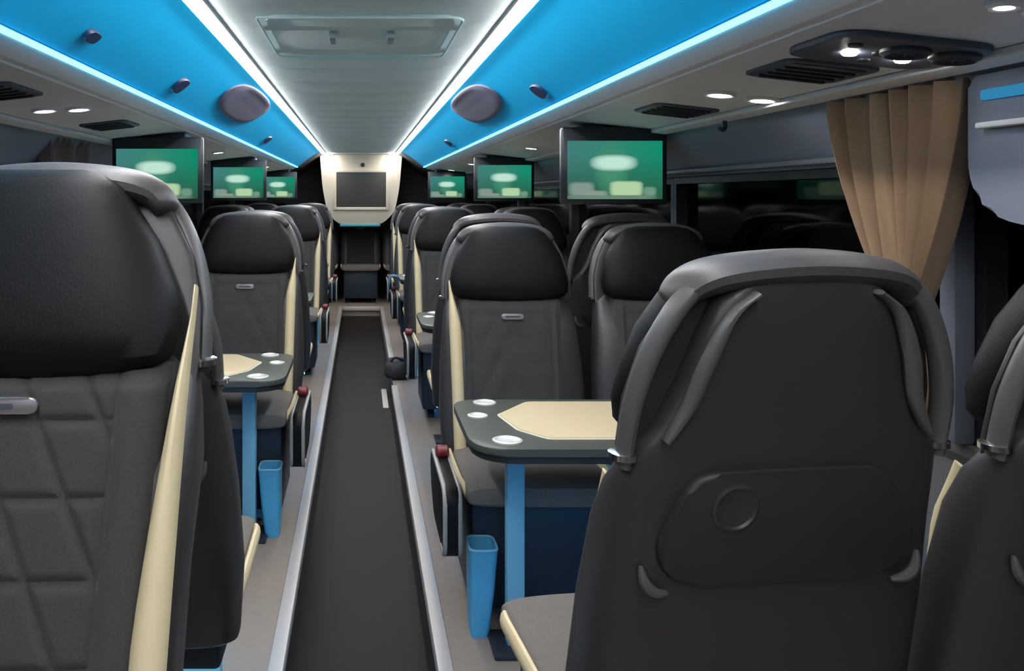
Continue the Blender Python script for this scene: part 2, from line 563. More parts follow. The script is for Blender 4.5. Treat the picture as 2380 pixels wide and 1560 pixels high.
# plates standing in for the grey ovals, latches on the blue panels
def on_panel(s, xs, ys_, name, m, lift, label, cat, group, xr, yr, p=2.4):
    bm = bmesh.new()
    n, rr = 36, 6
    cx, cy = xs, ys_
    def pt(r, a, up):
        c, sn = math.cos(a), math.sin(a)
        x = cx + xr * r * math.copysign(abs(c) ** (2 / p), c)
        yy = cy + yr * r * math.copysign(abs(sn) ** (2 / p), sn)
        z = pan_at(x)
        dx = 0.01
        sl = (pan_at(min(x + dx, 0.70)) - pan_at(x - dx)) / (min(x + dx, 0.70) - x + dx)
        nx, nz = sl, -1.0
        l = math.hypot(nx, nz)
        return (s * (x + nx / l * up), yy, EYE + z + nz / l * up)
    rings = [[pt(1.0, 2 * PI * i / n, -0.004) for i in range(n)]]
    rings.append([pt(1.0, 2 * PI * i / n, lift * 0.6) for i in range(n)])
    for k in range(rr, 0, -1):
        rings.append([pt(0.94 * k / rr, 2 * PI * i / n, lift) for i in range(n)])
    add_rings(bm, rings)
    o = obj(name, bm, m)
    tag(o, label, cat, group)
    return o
on_panel(-1, 0.556, 3.78, 'oval_plate', M['oval_grey'], 0.010, 'oval grey patch on the left blue locker panel', 'speaker', None, 0.090, 0.52)
on_panel(1, 0.556, 3.78, 'oval_plate', M['oval_grey'], 0.010, 'oval grey patch on the right blue locker panel', 'speaker', None, 0.090, 0.52)
for s, x, yy, xr, yr, lab in ((-1, 0.645, 1.85, 0.014, 0.035, 'small dark latch on left blue locker, nearest the camera'),
                              (-1, 0.636, 2.72, 0.028, 0.050, 'long dark latch on left blue locker, before the oval patch'),
                              (-1, 0.640, 5.30, 0.028, 0.070, 'dark latch on left blue locker, beyond the oval patch'),
                              (1, 0.648, 2.80, 0.028, 0.050, 'long dark latch on right blue locker, before the oval patch'),
                              (1, 0.640, 5.60, 0.028, 0.070, 'dark latch on right blue locker, beyond the oval patch')):
    on_panel(s, x, yy, 'locker_latch', M['latch'], 0.012, lab, 'latch', 'latches on the blue lockers', xr, yr, 3.0)

# roof hatch in the ceiling with two pale clips
h = empty('roof_hatch', (0, 2.45, CZ + 0.007))
tag(h, 'grey roof hatch panel in the ceiling with two pale clips', 'hatch')
bm = bmesh.new()
add_prism(bm, round_poly([(-0.27, -0.28), (0.27, -0.28), (0.27, 0.28), (-0.27, 0.28)], 0.05), -0.006, 0.004, 'XY', 0.003)
obj('hatch_panel', bm, M['hatch'], h)
bm = bmesh.new()
add_tube(bm, [(x, y, -0.010) for x, y in round_poly([(-0.29, -0.30), (0.29, -0.30), (0.29, 0.30), (-0.29, 0.30), (-0.29, -0.29)], [0, 0.05, 0.05, 0.05, 0])], 0.004, 8, up=Vector((0, 0, 1)))
obj('hatch_frame', bm, M['ceiling'], h)
for x in (-0.085, 0.092):
    obj('clip', box(x - 0.011, x + 0.011, -0.12, -0.02, -0.030, -0.010, bev=0.004), M['latch_pale'], h)

# ------------------------------------------------------------------ reading lights and vents on the rack undersides
TILT = math.atan(0.111)
def reading_light(x, y, label, r=0.030):
    e = empty('reading_light', (x, y, under_z(x)))
    e.rotation_euler = (0, math.copysign(TILT, x), 0)
    tag(e, label, 'light', 'reading lights under the racks')
    bm = bmesh.new()
    rings = []
    n = 24
    for rr, z in ((r + 0.012, 0.006), (r + 0.012, -0.004), (r + 0.006, -0.009), (r, -0.008), (r - 0.002, -0.001), (r - 0.002, 0.006)):
        rings.append([(rr * math.cos(2 * PI * i / n), rr * math.sin(2 * PI * i / n), z) for i in range(n)])
    add_rings(bm, rings, False, False)
    bmm = bm
    obj('bezel', bmm, M['lip'], e)
    obj('lens', cyl((0, 0, -0.007), r - 0.003, 0.008, 'Z', 24), M['spot'], e)
    return e
RL = [(0.97, 2.09, 'round white reading light above right table, nearer the aisle'),
      (1.09, 2.10, 'round white reading light above right table, nearer the window'),
      (0.97, 4.40, 'small white reading light on right rack, left of the large screen'),
      (0.95, 6.60, 'small white reading light on right rack beside the middle screen'),
      (0.95, 8.10, 'tiny white reading light on right rack by the farthest screen'),
      (-1.00, 2.45, 'round white reading light on left rack, nearer the window'),
      (-0.91, 2.50, 'round white reading light on left rack, nearer the aisle'),
      (-0.91, 4.95, 'small white reading light on left rack right of the large screen'),
      (-0.91, 7.40, 'tiny white reading light on left rack above the farthest screen')]
RL += [(0.94, 1.13, 'white reading light at the top edge of the photo, upper right, nearer the aisle'),
       (0.99, 1.13, 'white reading light at the top edge of the photo, upper right, nearer the window')]
for x, y, lab in RL:
    reading_light(x, y, lab, 0.013 if y < 1.2 else 0.030)

def vent_plate(x, y, w_, l_, label):
    e = empty('air_vent', (x, y, under_z(x)))
    e.rotation_euler = (0, math.copysign(TILT, x), 0)
    tag(e, label, 'vent', 'dark vents under the racks')
    bm = prism(round_poly([(-w_ / 2, -l_ / 2), (w_ / 2, -l_ / 2), (w_ / 2, l_ / 2), (-w_ / 2, l_ / 2)], 0.03), -0.006, 0.004, 'XY', 0.002)
    obj('plate', bm, M['vent_mid'], e)
    n = 5
    bm = bmesh.new()
    for i in range(n):
        yy = -l_ * 0.36 + l_ * 0.72 * i / (n - 1)
        add_box(bm, -w_ * 0.38, w_ * 0.38, yy - 0.006, yy + 0.006, -0.012, -0.005, bev=0.002)
    obj('louvre', bm, M['vent'], e)
vent_plate(0.985, 1.70, 0.20, 0.20, 'dark vent plate on right rack beside the air nozzle console')
vent_plate(1.0, 2.46, 0.20, 0.22, 'dark vent plate on right rack behind the reading lights')
vent_plate(-0.97, 2.05, 0.18, 0.24, 'dark vent plate on left rack before the reading lights')
vent_plate(-0.97, 3.0, 0.18, 0.22, 'dark vent plate on left rack behind the reading lights')

# console of air nozzles above the near right seats
e = empty('air_console', (0.985, 1.44, under_z(0.985)))
e.rotation_euler = (0, TILT, 0)
tag(e, 'dark overhead console with air nozzles and two small lights, upper right', 'console')
bm = prism(round_poly([(-0.145, -0.10), (0.135, -0.10), (0.135, 0.11), (-0.145, 0.11)], 0.05), -0.012, 0.004, 'XY', 0.005)
obj('plate', bm, M['vent_mid'], e)
for x, y in ((0.005, -0.035), (0.095, -0.035)):
    bm = bmesh.new()
    n = 24
    rings = [[(x + rr * math.cos(2 * PI * i / n), y + rr * math.sin(2 * PI * i / n), z) for i in range(n)] for rr, z in ((0.040, -0.010), (0.040, -0.018), (0.032, -0.024), (0.026, -0.016), (0.0255, -0.0105))]
    add_rings(bm, rings)
    nz = obj('air_nozzle', bm, M['vent'], e)
    bm = bmesh.new()
    for k in range(3):
        a = k * PI / 3
        add_tube(bm, [(x - 0.022 * math.cos(a), y - 0.022 * math.sin(a), -0.018), (x + 0.022 * math.cos(a), y + 0.022 * math.sin(a), -0.018)], 0.0025, 6, up=Vector((0, 0, 1)))
    obj('fins', bm, M['groove'], nz)
for x, y in ((-0.062, 0.02), (0.045, 0.03)):
    obj('lamp', cyl((x, y, -0.018), 0.014, 0.008, 'Z', 18, bev=0.003), M['spot'], e)
for x, y in ((-0.01, 0.06), (-0.02, 0.0), (-0.09, -0.04)):
    obj('button', cyl((x, y, -0.017), 0.012, 0.006, 'Z', 16, bev=0.002), M['vent'], e)

o = obj('coat_hook', tube(smooth_path([(1.165, 2.48, EYE + 0.245), (1.165, 2.475, EYE + 0.222), (1.155, 2.47, EYE + 0.213), (1.143, 2.468, EYE + 0.220)], 4), 0.007, 8), M['vent'])
tag(o, 'small black coat hook below the right rack, past the curtain', 'hook')

# panel beside the near right window
e = empty('side_panel', (0, 0, 0))
tag(e, 'grey rounded wall panel with blue glow, upper right corner', 'panel')
bm = prism(round_poly([(0.55, EYE - 0.09), (1.46, EYE - 0.05), (1.53, EYE + 0.02), (1.53, EYE + 0.235), (0.55, EYE + 0.235)], [0.05, 0.09, 0.06, 0.02, 0.02]), 1.20, 1.228, 'YZ', 0.008)
obj('panel', bm, M['wallp'], e)
obj('blue_bar', box(1.190, 1.203, 0.7, 1.49, EYE + 0.185, EYE + 0.205, bev=0.004), M['side_blue'], e)
obj('ledge', box(1.18, 1.203, 0.7, 1.49, EYE + 0.130, EYE + 0.142, bev=0.004), M['lip'], e)

# ------------------------------------------------------------------ curtains
def curtain(s, xc, y0, y1, ztop, y0b, y1b, zbot, m, name, label, tail=0.3):
    e = empty(name, (s * xc, (y0b + y1b) / 2, zbot))
    tag(e, label, 'curtain')
    cy = (y0b + y1b) / 2
    bm = bmesh.new()
    NZ, NY = 40, 90
    rows = []
    for k in range(NZ + 1):
        t = k / NZ
        # width from the open top to the gathered bottom
        f = t ** 1.7
        a = y0 + (y0b - y0) * f
        b = y1 + (y1b - y1) * f
        amp = 0.034 * (1 - 0.35 * t)
        row = []
        for i in range(NY + 1):
            u = i / NY
            ph = 2 * PI * (7.0 * u + 0.45 * math.sin(3.1 * u + 1.0))
            d = amp * math.sin(ph) + 0.008 * math.sin(2.3 * ph + 1.7 * t)
            yy = a + (b - a) * u + 0.006 * math.cos(ph) * (1 - t)
            row.append(bm.verts.new((-s * d, yy - cy, (ztop - zbot) * (1 - t))))
        rows.append(row)
    for r0, r1 in zip(rows, rows[1:]):
        for i in range(NY):
            bm.faces.new((r0[i], r0[i + 1], r1[i + 1], r1[i]))
    geom = bmesh.ops.extrude_face_region(bm, geom=bm.faces[:])
    for v in [g for g in geom['geom'] if isinstance(g, bmesh.types.BMVert)]:
        v.co.x += s * 0.003
    obj('cloth', bm, m, e)
    # gathered tail under the tieback
    bm = bmesh.new()
    rings = []
    for k in range(9):
        t = k / 8
        ry = (y1b - y0b) / 2 * (0.85 + 0.5 * t); rx = 0.026 + 0.012 * t
        rings.append([((rx * (1 + 0.25 * math.sin(6 * a))) * math.cos(a), ry * (1 + 0.12 * math.sin(6 * a)) * math.sin(a), -tail * t + 0.01) for a in [2 * PI * i / 48 for i in range(48)]])
    add_rings(bm, rings)
    obj('tail', bm, m, e)
    bm = bmesh.new()
    n = 32
    rings = []
    for rr, z in ((1.0, -0.022), (1.1, -0.018), (1.1, 0.018), (1.0, 0.022)):
        rings.append([(0.036 * rr * math.cos(2 * PI * i / n), ((y1b - y0b) / 2 + 0.006) * rr * math.sin(2 * PI * i / n), z) for i in range(n)])
    add_rings(bm, rings)
    obj('tieback', bm, m, e)
    return e
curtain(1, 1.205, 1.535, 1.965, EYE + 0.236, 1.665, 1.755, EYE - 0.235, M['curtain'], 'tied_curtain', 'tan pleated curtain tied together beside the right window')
curtain(-1, 1.235, 3.05, 3.44, EYE + 0.236, 3.18, 3.28, EYE - 0.235, M['curtain_shaded'], 'tied_curtain', 'dim brown curtain by the left window beside the large screen')

# ------------------------------------------------------------------ monitors
def monitor(x, y, label, sc=1.0):
    e = empty('ceiling_monitor', (x, y, EYE + 0.125))
    tag(e, label, 'screen', 'green screens hanging from the racks')
    bm = bmesh.new()
    add_box(bm, -0.205, 0.205, 0.0, 0.045, -0.155, 0.145, bev=0.010)
    obj('front_bezel', bm, M['black_box'], e)
    bm = bmesh.new()
    rings = []
    for yy, hx, zt, zb in ((0.045, 0.198, 0.138, -0.146), (0.09, 0.190, 0.135, -0.12), (0.17, 0.170, 0.128, -0.04)):
        rings.append([(-hx, yy, zb), (hx, yy, zb), (hx, yy, zt), (-hx, yy, zt)])
    add_rings(bm, rings)
    obj('rear_housing', bm, M['box_grey'], e, False)
    bm = bmesh.new()
    sw, sh = 0.184, 0.113
    add_box(bm, -sw, sw, -0.004, 0.004, -sh, sh, bev=0.002)
    obj('screen', bm, M['screen'], e, True, (0.0, 0.0, -0.022))
    zt = under_z(x) - (EYE + 0.125)
    bm = bmesh.new()
    add_box(bm, -0.12, 0.12, 0.03, 0.15, 0.12, zt + 0.004, bev=0.004)
    obj('hanger_bracket', bm, M['black_box'], e)
    return e
monitor(0.985, 3.0, 'largest green screen hanging from right rack, nearest the curtain')
monitor(0.985, 5.3, 'middle green screen hanging from right rack, behind the large one')
monitor(0.93, 8.3, 'small farthest green screen on right, beside the cream unit')
monitor(-0.92, 3.5, 'largest green screen hanging from left rack, above the near seat')
monitor(-0.90, 5.7, 'middle green screen hanging from left rack, second from the camera')
monitor(-0.90, 8.45, 'small farthest green screen on left, beside the cream unit')

# ------------------------------------------------------------------ cream unit at the rear
e = empty('overhead_unit', (0.005, 9.15, CZ))
tag(e, 'cream overhead unit with dark screen at the far end of ceiling', 'unit')
out = round_poly([(-0.49, 0.0), (-0.455, -0.40), (-0.40, -0.68), (-0.27, -0.83), (0.25, -0.83), (0.40, -0.68), (0.455, -0.40), (0.49, 0.0)], [0.0, 0.1, 0.08, 0.06, 0.06, 0.08, 0.1, 0.0], 4)
bm = prism(out, 0.02, 0.34, 'XZ', 0.012)
obj('housing', bm, M['unit'], e)
bm = bmesh.new()
sx0, sx1, sz0, sz1 = -0.29, 0.295, -0.625, -0.215
fr = 0.035
for a in ((sx0 - fr, sx0, sz0 - fr, sz1 + fr), (sx1, sx1 + fr, sz0 - fr, sz1 + fr), (sx0, sx1, sz1, sz1 + fr), (sx0, sx1, sz0 - fr, sz0)):
    add_box(bm, a[0], a[1], -0.004, 0.022, a[2], a[3], bev=0.004)
obj('screen_surround', bm, M['unit'], e)
obj('screen', box(sx0, sx1, 0.006, 0.021, sz0, sz1), M['dark_screen'], e, False)
obj('lower_edge', box(-0.25, 0.23, 0.0, 0.30, -0.855, -0.825, bev=0.008), M['teal_lit'], e)
obj('sensor', cyl((0.02, 0.005, -0.125), 0.025, 0.016, 'Y', 16), M['vent'], e)

# ------------------------------------------------------------------ seats
def seat(name, rec=0.20, arm=0, quilt=True, pedestal=0.30, tag_z=0.900, near=False, lamp=False, strip_top=1.02, strip_x=0.196, taper=0.0, tag_w=0.040, drift=1.0, strips=(-1, 1), low=0.0, t0=0.72, pad_h=0.182):
    """built facing -Y, origin on the platform below the hinge of seat and back; arm = -1/0/+1 side of the armrest"""
    root = empty(name)
    sp = lambda z: rec * (z - 0.45)
    # --- shell (rear)
    S = [(0.385, 0.23 - low, 0.045, 0.025), (0.40, 0.25 - low, 0.060, 0.025), (0.55, 0.262 - low, 0.066, 0.025), (0.72, 0.256 - low * 0.7, 0.066, 0.025), (0.84, 0.245, 0.064, 0.026), (0.90, 0.238, 0.054, 0.036),
         (0.945, 0.228, 0.038, 0.052), (0.975, 0.208, 0.035, 0.055), (1.00, 0.185, 0.034, 0.055), (1.06, 0.160, 0.033, 0.055), (1.12, 0.142, 0.031, 0.055), (1.165, 0.125, 0.028, 0.055), (1.19, 0.095, 0.022, 0.055), (1.20, 0.06, 0.010, 0.055)]
    bm = loft_z([(z, 0, sp(z) + cy, hx, hy, 4.2) for z, hx, hy, cy in S], 44)
    obj('back_shell', bm, M['shell'], root)
    # --- wing behind the headrest that carries the handles
    W = [(0.90, 0.226), (0.96, 0.233), (1.03, 0.230), (1.10, 0.212), (1.16, 0.178), (1.185, 0.140), (1.195, 0.09)]
    bm = loft_z([(z, 0, sp(z) + 0.034, hx, 0.007, 6) for z, hx in W], 40)
    obj('shoulder_wing', bm, M['shell'], root)
    # --- headrest pad
    H = [(0.962, 0.180, 0.012), (0.968, 0.200, 0.035), (0.982, 0.212, 0.050), (1.015, 0.217, 0.056), (1.06, 0.208, 0.056), (1.12, 0.190, 0.053), (1.165, 0.162, 0.049), (1.195, 0.140, 0.043), (1.212, 0.112, 0.032), (1.22, 0.075, 0.015)]
    bm = loft_z([(z, 0, sp(z) - 0.012, hx * (1 - taper * max(0, z - 1.03) / 0.19), hy, 3.2) for z, hx, hy in H], 44)
    for v in bm.verts:                       # lower edge dips in the middle
        if v.co.z < 1.01:
            v.co.z -= 0.022 * max(0.0, 1 - (v.co.x / 0.2) ** 2) * (1.01 - v.co.z) / 0.06
    obj('headrest', bm, M['leather'], root)
    # --- lower back pad, quilted
    bm = bmesh.new()
    NX, NZ = (130, 160) if near else (28, 36)
    z0, z1 = 0.44, 0.960
    F, B = [], []
    def fy(x, z):
        h = pad_h
        d = 0.052 * (1 - abs(x / h) ** 6 * 0.6)
        if abs(x) > 0.145:
            k = min(1, (abs(x) - 0.145) / 0.02)
            d += 0.012 * k * (1 - max(0, (abs(x) - pad_h + 0.017) / 0.02))
        gr = math.exp(-((abs(x) - 0.145) / 0.005) ** 2) * 0.5
        if quilt and abs(x) < 0.145:
            q = (z + 1.9 * abs(x) + 0.045) % 0.15
            q = min(q, 0.15 - q) / 2.15
            gr = max(gr, math.exp(-(q / 0.0055) ** 2))
            q2 = (z + 0.03) % 0.085
            q2 = min(q2, 0.085 - q2)
            if z > 0.62:
                gr = max(gr, 0.8 * math.exp(-(q2 / 0.006) ** 2))
        d -= 0.008 * gr
        t = min((z1 - z), (z - z0)) / 0.02
        if t < 1:
            d -= 0.02 * (1 - t)
        return sp(z) - d
    for k in range(NZ + 1):
        z = z0 + (z1 - z0) * k / NZ
        fr_, br_ = [], []
        for i in range(NX + 1):
            x = -pad_h + 2 * pad_h * i / NX
            fr_.append(bm.verts.new((x, fy(x, z), z)))
            br_.append(bm.verts.new((x, sp(z) + 0.02, z)))
        F.append(fr_); B.append(br_)
    for k in range(NZ):
        for i in range(NX):
            bm.faces.new((F[k][i], F[k][i + 1], F[k + 1][i + 1], F[k + 1][i]))
        bm.faces.new((F[k][0], F[k + 1][0], B[k + 1][0], B[k][0]))
        bm.faces.new((F[k][NX], F[k + 1][NX], B[k + 1][NX], B[k][NX]))
    for k in (0, NZ):
        for i in range(NX):
            bm.faces.new((F[k][i], F[k][i + 1], B[k][i + 1], B[k][i]))
    for k in range(NZ):
        bm.faces.new((B[k][0], B[k][NX], B[k + 1][NX], B[k + 1][0]))
    obj('backrest', bm, M['fabric'], root)
    # --- cream strips on both sides of the back
    for s in strips:
        pts, ra, rb = [], [], []
        for k in range(17):
            t = k / 16
            z = 0.43 + (strip_top - 0.43) * t
            wd = 0.0215 if t < t0 else 0.0215 * max(0.12, 1 - ((t - t0) / (1 - t0)) ** 1.2)
            pts.append((s * (strip_x + (0.0215 - wd) * (1 - drift) + drift * 0.010 * t + drift * 0.014 * max(0, t - 0.72) / 0.28), sp(z) - 0.034 + 0.10 * max(0, t - 0.78), z))
            ra.append(wd); rb.append(0.022 if t < 0.8 else 0.022 - 0.012 * (t - 0.8) / 0.2)
        bm = tube(pts, ra, 14, rb)
        obj('side_strip', bm, M['cream'], root)
    # --- name plate
    if True:
        z = tag_z
        bm = prism(round_poly([(-tag_w, -0.010), (tag_w, -0.010), (tag_w, 0.010), (-tag_w, 0.010)], 0.0095), 0, 0.006, 'XZ', 0.002)
        p = obj('metal_tag', bm, M['tag'], root, True, (0, sp(z) - 0.062, z))
        p['label'] = 'small silver tag'
        bm = prism(round_poly([(-0.026, -0.0035), (0.026, -0.0035), (0.026, 0.0035), (-0.026, 0.0035)], 0.003), -0.0015, 0.002, 'XZ')
        obj('tag_line', bm, M['box_grey'], p)
    # --- grab handles round the shoulders, with chrome collars
    for s in (-1, 1):
        P = smooth_path([(s * 0.075, sp(1.198) + 0.045, 1.200), (s * 0.135, sp(1.19) + 0.052, 1.194), (s * 0.176, sp(1.16) + 0.058, 1.160), (s * 0.210, sp(1.10) + 0.060, 1.095), (s * 0.229, sp(1.03) + 0.060, 1.02), (s * 0.233, sp(0.955) + 0.058, 0.940)], 6)
        n = len(P)
        hd = obj('grab_handle', tube(P, [0.010 + 0.004 * math.sin(PI * i / (n - 1)) for i in range(n)], 12, [0.016] * n), M['handle'], root)
        bm = bmesh.new()
        z = 0.953
        rings = []
        for rr, dz in ((0.016, -0.006), (0.0215, -0.004), (0.0215, 0.004), (0.016, 0.006)):
            rings.append([(s * 0.2325 + rr * 0.9 * math.cos(2 * PI * i / 20), sp(z) + 0.058 + rr * 1.05 * math.sin(2 * PI * i / 20), z + dz) for i in range(20)])
        add_rings(bm, rings)
        obj('chrome_collar', bm, M['chrome'], hd)
        # inner rim of the hand opening
        P = smooth_path([(s * 0.085, sp(1.18) + 0.085, 1.178), (s * 0.118, sp(1.15) + 0.088, 1.150), (s * 0.145, sp(1.09) + 0.090, 1.09), (s * 0.163, sp(1.02) + 0.090, 1.03), (s * 0.190, sp(0.975) + 0.088, 0.980)], 6)
        n = len(P)
        obj('opening_rim', tube(P, [0.004 + 0.008 * math.sin(PI * min(1, 1.15 * (1 - i / (n - 1)))) for i in range(n)], 10, [0.010] * n), M['handle'], root)
    # --- padded roll along the top edge
    P = smooth_path([(-0.172, sp(1.165) + 0.030, 1.158), (-0.150, sp(1.19) + 0.030, 1.185), (-0.10, sp(1.20) + 0.032, 1.2), (0, sp(1.2) + 0.034, 1.207), (0.10, sp(1.20) + 0.032, 1.2), (0.150, sp(1.19) + 0.030, 1.185), (0.172, sp(1.165) + 0.030, 1.158)], 6)
    n = len(P)
    obj('top_roll', tube(P, [0.012 + 0.014 * math.sin(PI * i / (n - 1)) ** 0.4 for i in range(n)], 14, [0.02 + 0.032 * math.sin(PI * i / (n - 1)) ** 0.5 for i in range(n)]), M['roll'], root)
    # --- pocket flap with round button on the rear
    fl = round_poly([(-0.125, 0.0), (0.145, 0.0), (0.195, -0.105), (0.165, -0.165), (-0.165, -0.165), (-0.200, -0.105)], [0.03, 0.03, 0.04, 0.04, 0.04, 0.04])
    bm = bmesh.new()
    add_prism(bm, fl, 0.0, 0.022, 'XZ', 0.008, 3)
    zf = 0.935
    for v in bm.verts:
        v.co.y += rec * v.co.z
    f = obj('pocket_flap', bm, M['flap'], root, True, (0, sp(zf) + 0.078, zf))
    bm = bmesh.new()
    n = 28
    rings = []
    for rr, dy in ((0.034, 0.018), (0.034, 0.0245), (0.030, 0.0265), (0.027, 0.0235), (0.012, 0.0225)):
        rings.append([(0.088 + rr * math.cos(2 * PI * i / n), dy + rec * (-0.05 + rr * math.sin(2 * PI * i / n)), -0.05 + rr * math.sin(2 * PI * i / n)) for i in range(n)])
    add_rings(bm, rings)
    obj('round_button', bm, M['shell'], f)
    for s in (-1, 1):
        P = smooth_path([(s * 0.207, sp(0.80) + 0.088, 0.800), (s * 0.202, sp(0.78) + 0.094, 0.778), (s * 0.188, sp(0.765) + 0.096, 0.764), (s * 0.168, sp(0.76) + 0.094, 0.760)], 5)
        n = len(P)
        obj('pocket_hook', tube(P, [0.003 + 0.005 * math.sin(PI * i / (n - 1)) for i in range(n)], 8), M['handle'], root)
    # --- seat cushion
    bm = bmesh.new()
    rings = []
    for yy, zt, zb, hx in ((-0.428, 0.435, 0.408, 0.212), (-0.422, 0.456, 0.400, 0.222), (-0.40, 0.472, 0.397, 0.228), (-0.34, 0.478, 0.395, 0.230), (-0.22, 0.470, 0.395, 0.230), (-0.08, 0.462, 0.395, 0.228), (0.0, 0.455, 0.397, 0.215), (0.02, 0.44, 0.40, 0.20)):
        c, hh = (zt + zb) / 2, (zt - zb) / 2
        rings.append([(x, yy, z) for x, z in superellipse(0, c, hx, hh, 40, 5)])
    add_rings(bm, rings)
    obj('seat_cushion', bm, M['cushion'], root)
    for s in (-1, 1):
        P = smooth_path([(s * 0.220, -0.395, 0.430), (s * 0.236, -0.35, 0.448), (s * 0.239, -0.27, 0.451), (s * 0.239, -0.12, 0.446), (s * 0.236, -0.05, 0.438)], 5)
        n = len(P)
        obj('cushion_piping', tube(P, [0.010] * n, 10, [0.018] * n, up=Vector((0, 0, 1))), M['cream'], root)
    # --- base
    b_ = obj('seat_base', box(-0.205, 0.205, -0.36, -0.01, pedestal, 0.399, bev=0.012), M['base_navy'], root)  # navy box, run low on some seats to darken the space beneath
    for s in (-1, 1):
        bm = bmesh.new()
        add_prism(bm, [(-0.30, 0.0), (-0.02, 0.0), (-0.02, 0.018), (-0.10, min(0.05, pedestal - 0.01)), (-0.10, pedestal + 0.002), (-0.23, pedestal + 0.002), (-0.23, min(0.05, pedestal - 0.01)), (-0.30, 0.018)], s * 0.15 - 0.02, s * 0.15 + 0.02, 'YZ', 0.004)
        obj('leg', bm, M['leg_lit_blue' if lamp else 'leg_dark'], root)
    if lamp:
        obj('glow_strip', box(-0.20, 0.20, -0.352, -0.338, 0.286, 0.299, bev=0.003), M['floor_led'], root)
        obj('glow_strip', box(-0.20, 0.20, -0.036, -0.022, 0.258, 0.299, bev=0.003), M['foot_glow'], root)  # added glowing strip that makes the blue patch by the legs
    # --- armrest on the aisle side
    if arm:
        xa = arm * 0.272
        poly = round_poly([(-0.45, 0.250), (-0.10, 0.250), (0.02, 0.34), (0.02, 0.43), (-0.06, 0.460), (-0.45, 0.460)], [0.05, 0.05, 0.04, 0.04, 0.04, 0.06])
        ar = obj('armrest', prism(poly, xa - 0.024, xa + 0.024, 'YZ', 0.006), M['leather'], root)
        for s in (-1, 1):
            P = [(xa + s * 0.022, y, z) for y, z in round_poly([(-0.35, 0.255), (-0.446, 0.255), (-0.446, 0.455), (-0.07, 0.455)], [0, 0.05, 0.06, 0], 5)]
            obj('edge_trim', tube(P, 0.0075, 8, up=Vector((1, 0, 0))), M['arm_trim'], ar)
        bm = cyl((arm * 0.249 if arm > 0 else -0.249 - 0.044, 0, 0.0), 0.022, 0.044, 'X', 20, bev=0.006)
        p = obj('recline_button', bm, M['red'], root, True, (0, -0.14, 0.474))
        p['label'] = 'red round button'
    return root

def kids(o):
    return [c for c in bpy.data.objects if c.parent == o]

def copy_tree(o, parent=None):
    c = o.copy()
    C.objects.link(c)
    if parent is not None:
        c.parent = parent
    for ch in KIDS.get(o.name, []):
        copy_tree(ch, c)
    return c

near_left = seat('passenger_seat', rec=0.36, arm=0, tag_z=0.925, near=True, pedestal=0.30, strip_top=1.06, strip_x=0.211, taper=0.20, tag_w=0.055, drift=0.0, low=0.026, t0=0.38, pad_h=0.204)
near_left.location = (-0.452, 0.84, 0.118)
for ch in list(near_left.children_recursive):
    if ch.name.split('.')[0] == 'leg':
        for v in ch.data.vertices:
            if v.co.z < 0.03:
                v.co.z -= 0.118
        ch.data.update()
tag(near_left, 'large dark seat facing the camera in the left foreground, quilted back', 'seat', 'coach seats')

P_front_r = seat('passenger_seat', rec=0.21, arm=-1, pedestal=0.06, strips=(-1,))     # faces camera, right of aisle
P_front_l = seat('passenger_seat', rec=0.19, arm=1, pedestal=0.06, strips=(1,))      # faces camera, left of aisle
P_plain = seat('passenger_seat', rec=0.20, arm=0, pedestal=0.06, strips=())
P_back = seat('passenger_seat', rec=0.20, arm=0, lamp=True, strip_top=0.90)
KIDS = {}
for o_ in bpy.data.objects:
    if o_.parent is not None:
        KIDS.setdefault(o_.parent.name, []).append(o_)

used = set()
def put(proto, x, y, rz, label, z=0.0):
    if proto.name in used:
        o = copy_tree(proto)
    else:
        o = proto
        used.add(proto.name)
    o.location = (x, y, z)
    o.rotation_euler = (0, 0, rz)
    tag(o, label, 'seat', 'coach seats')
    return o

# right of the aisle
put(P_back, 0.567, 1.235, PI + math.radians(7), 'large dark seat seen from behind in the right foreground', -0.003)
put(P_back, 1.115, 1.235, PI, 'dark seat back cut by the right edge of the photo, by the window')
put(P_front_r, 0.545, 2.74, 0, 'dark seat facing the camera behind the right cream table, aisle side', -0.03)
put(P_plain, 1.10, 2.74, 0, 'dark seat behind the right cream table, under the largest right screen', -0.03)
put(P_back, 0.565, 3.38, PI, 'dark seat back to back with the tagged seat behind the right cream table, aisle side')
put(P_back, 1.10, 3.38, PI, 'dark window seat back to back with the one behind the right cream table')
put(P_front_r, 0.565, 4.86, 0, 'dark seat facing the camera at the second right table, aisle side')
put(P_plain, 1.10, 4.86, 0, 'dark window seat at the second right table, below the middle right screen')
put(P_back, 0.565, 5.52, PI, 'dark aisle seat facing away beyond the second right table seats')
put(P_back, 1.10, 5.52, PI, 'dark window seat facing away beyond the second right table seats')
put(P_front_r, 0.565, 7.05, 0, 'dark aisle seat facing the camera at the third right table')
put(P_plain, 1.10, 7.05, 0, 'dark window seat facing the camera at the third right table')
put(P_front_r, 0.565, 8.15, 0, 'dark aisle seat on the right, one row before the rear bench')
put(P_plain, 1.10, 8.15, 0, 'dark window seat on the right, one row before the rear bench')
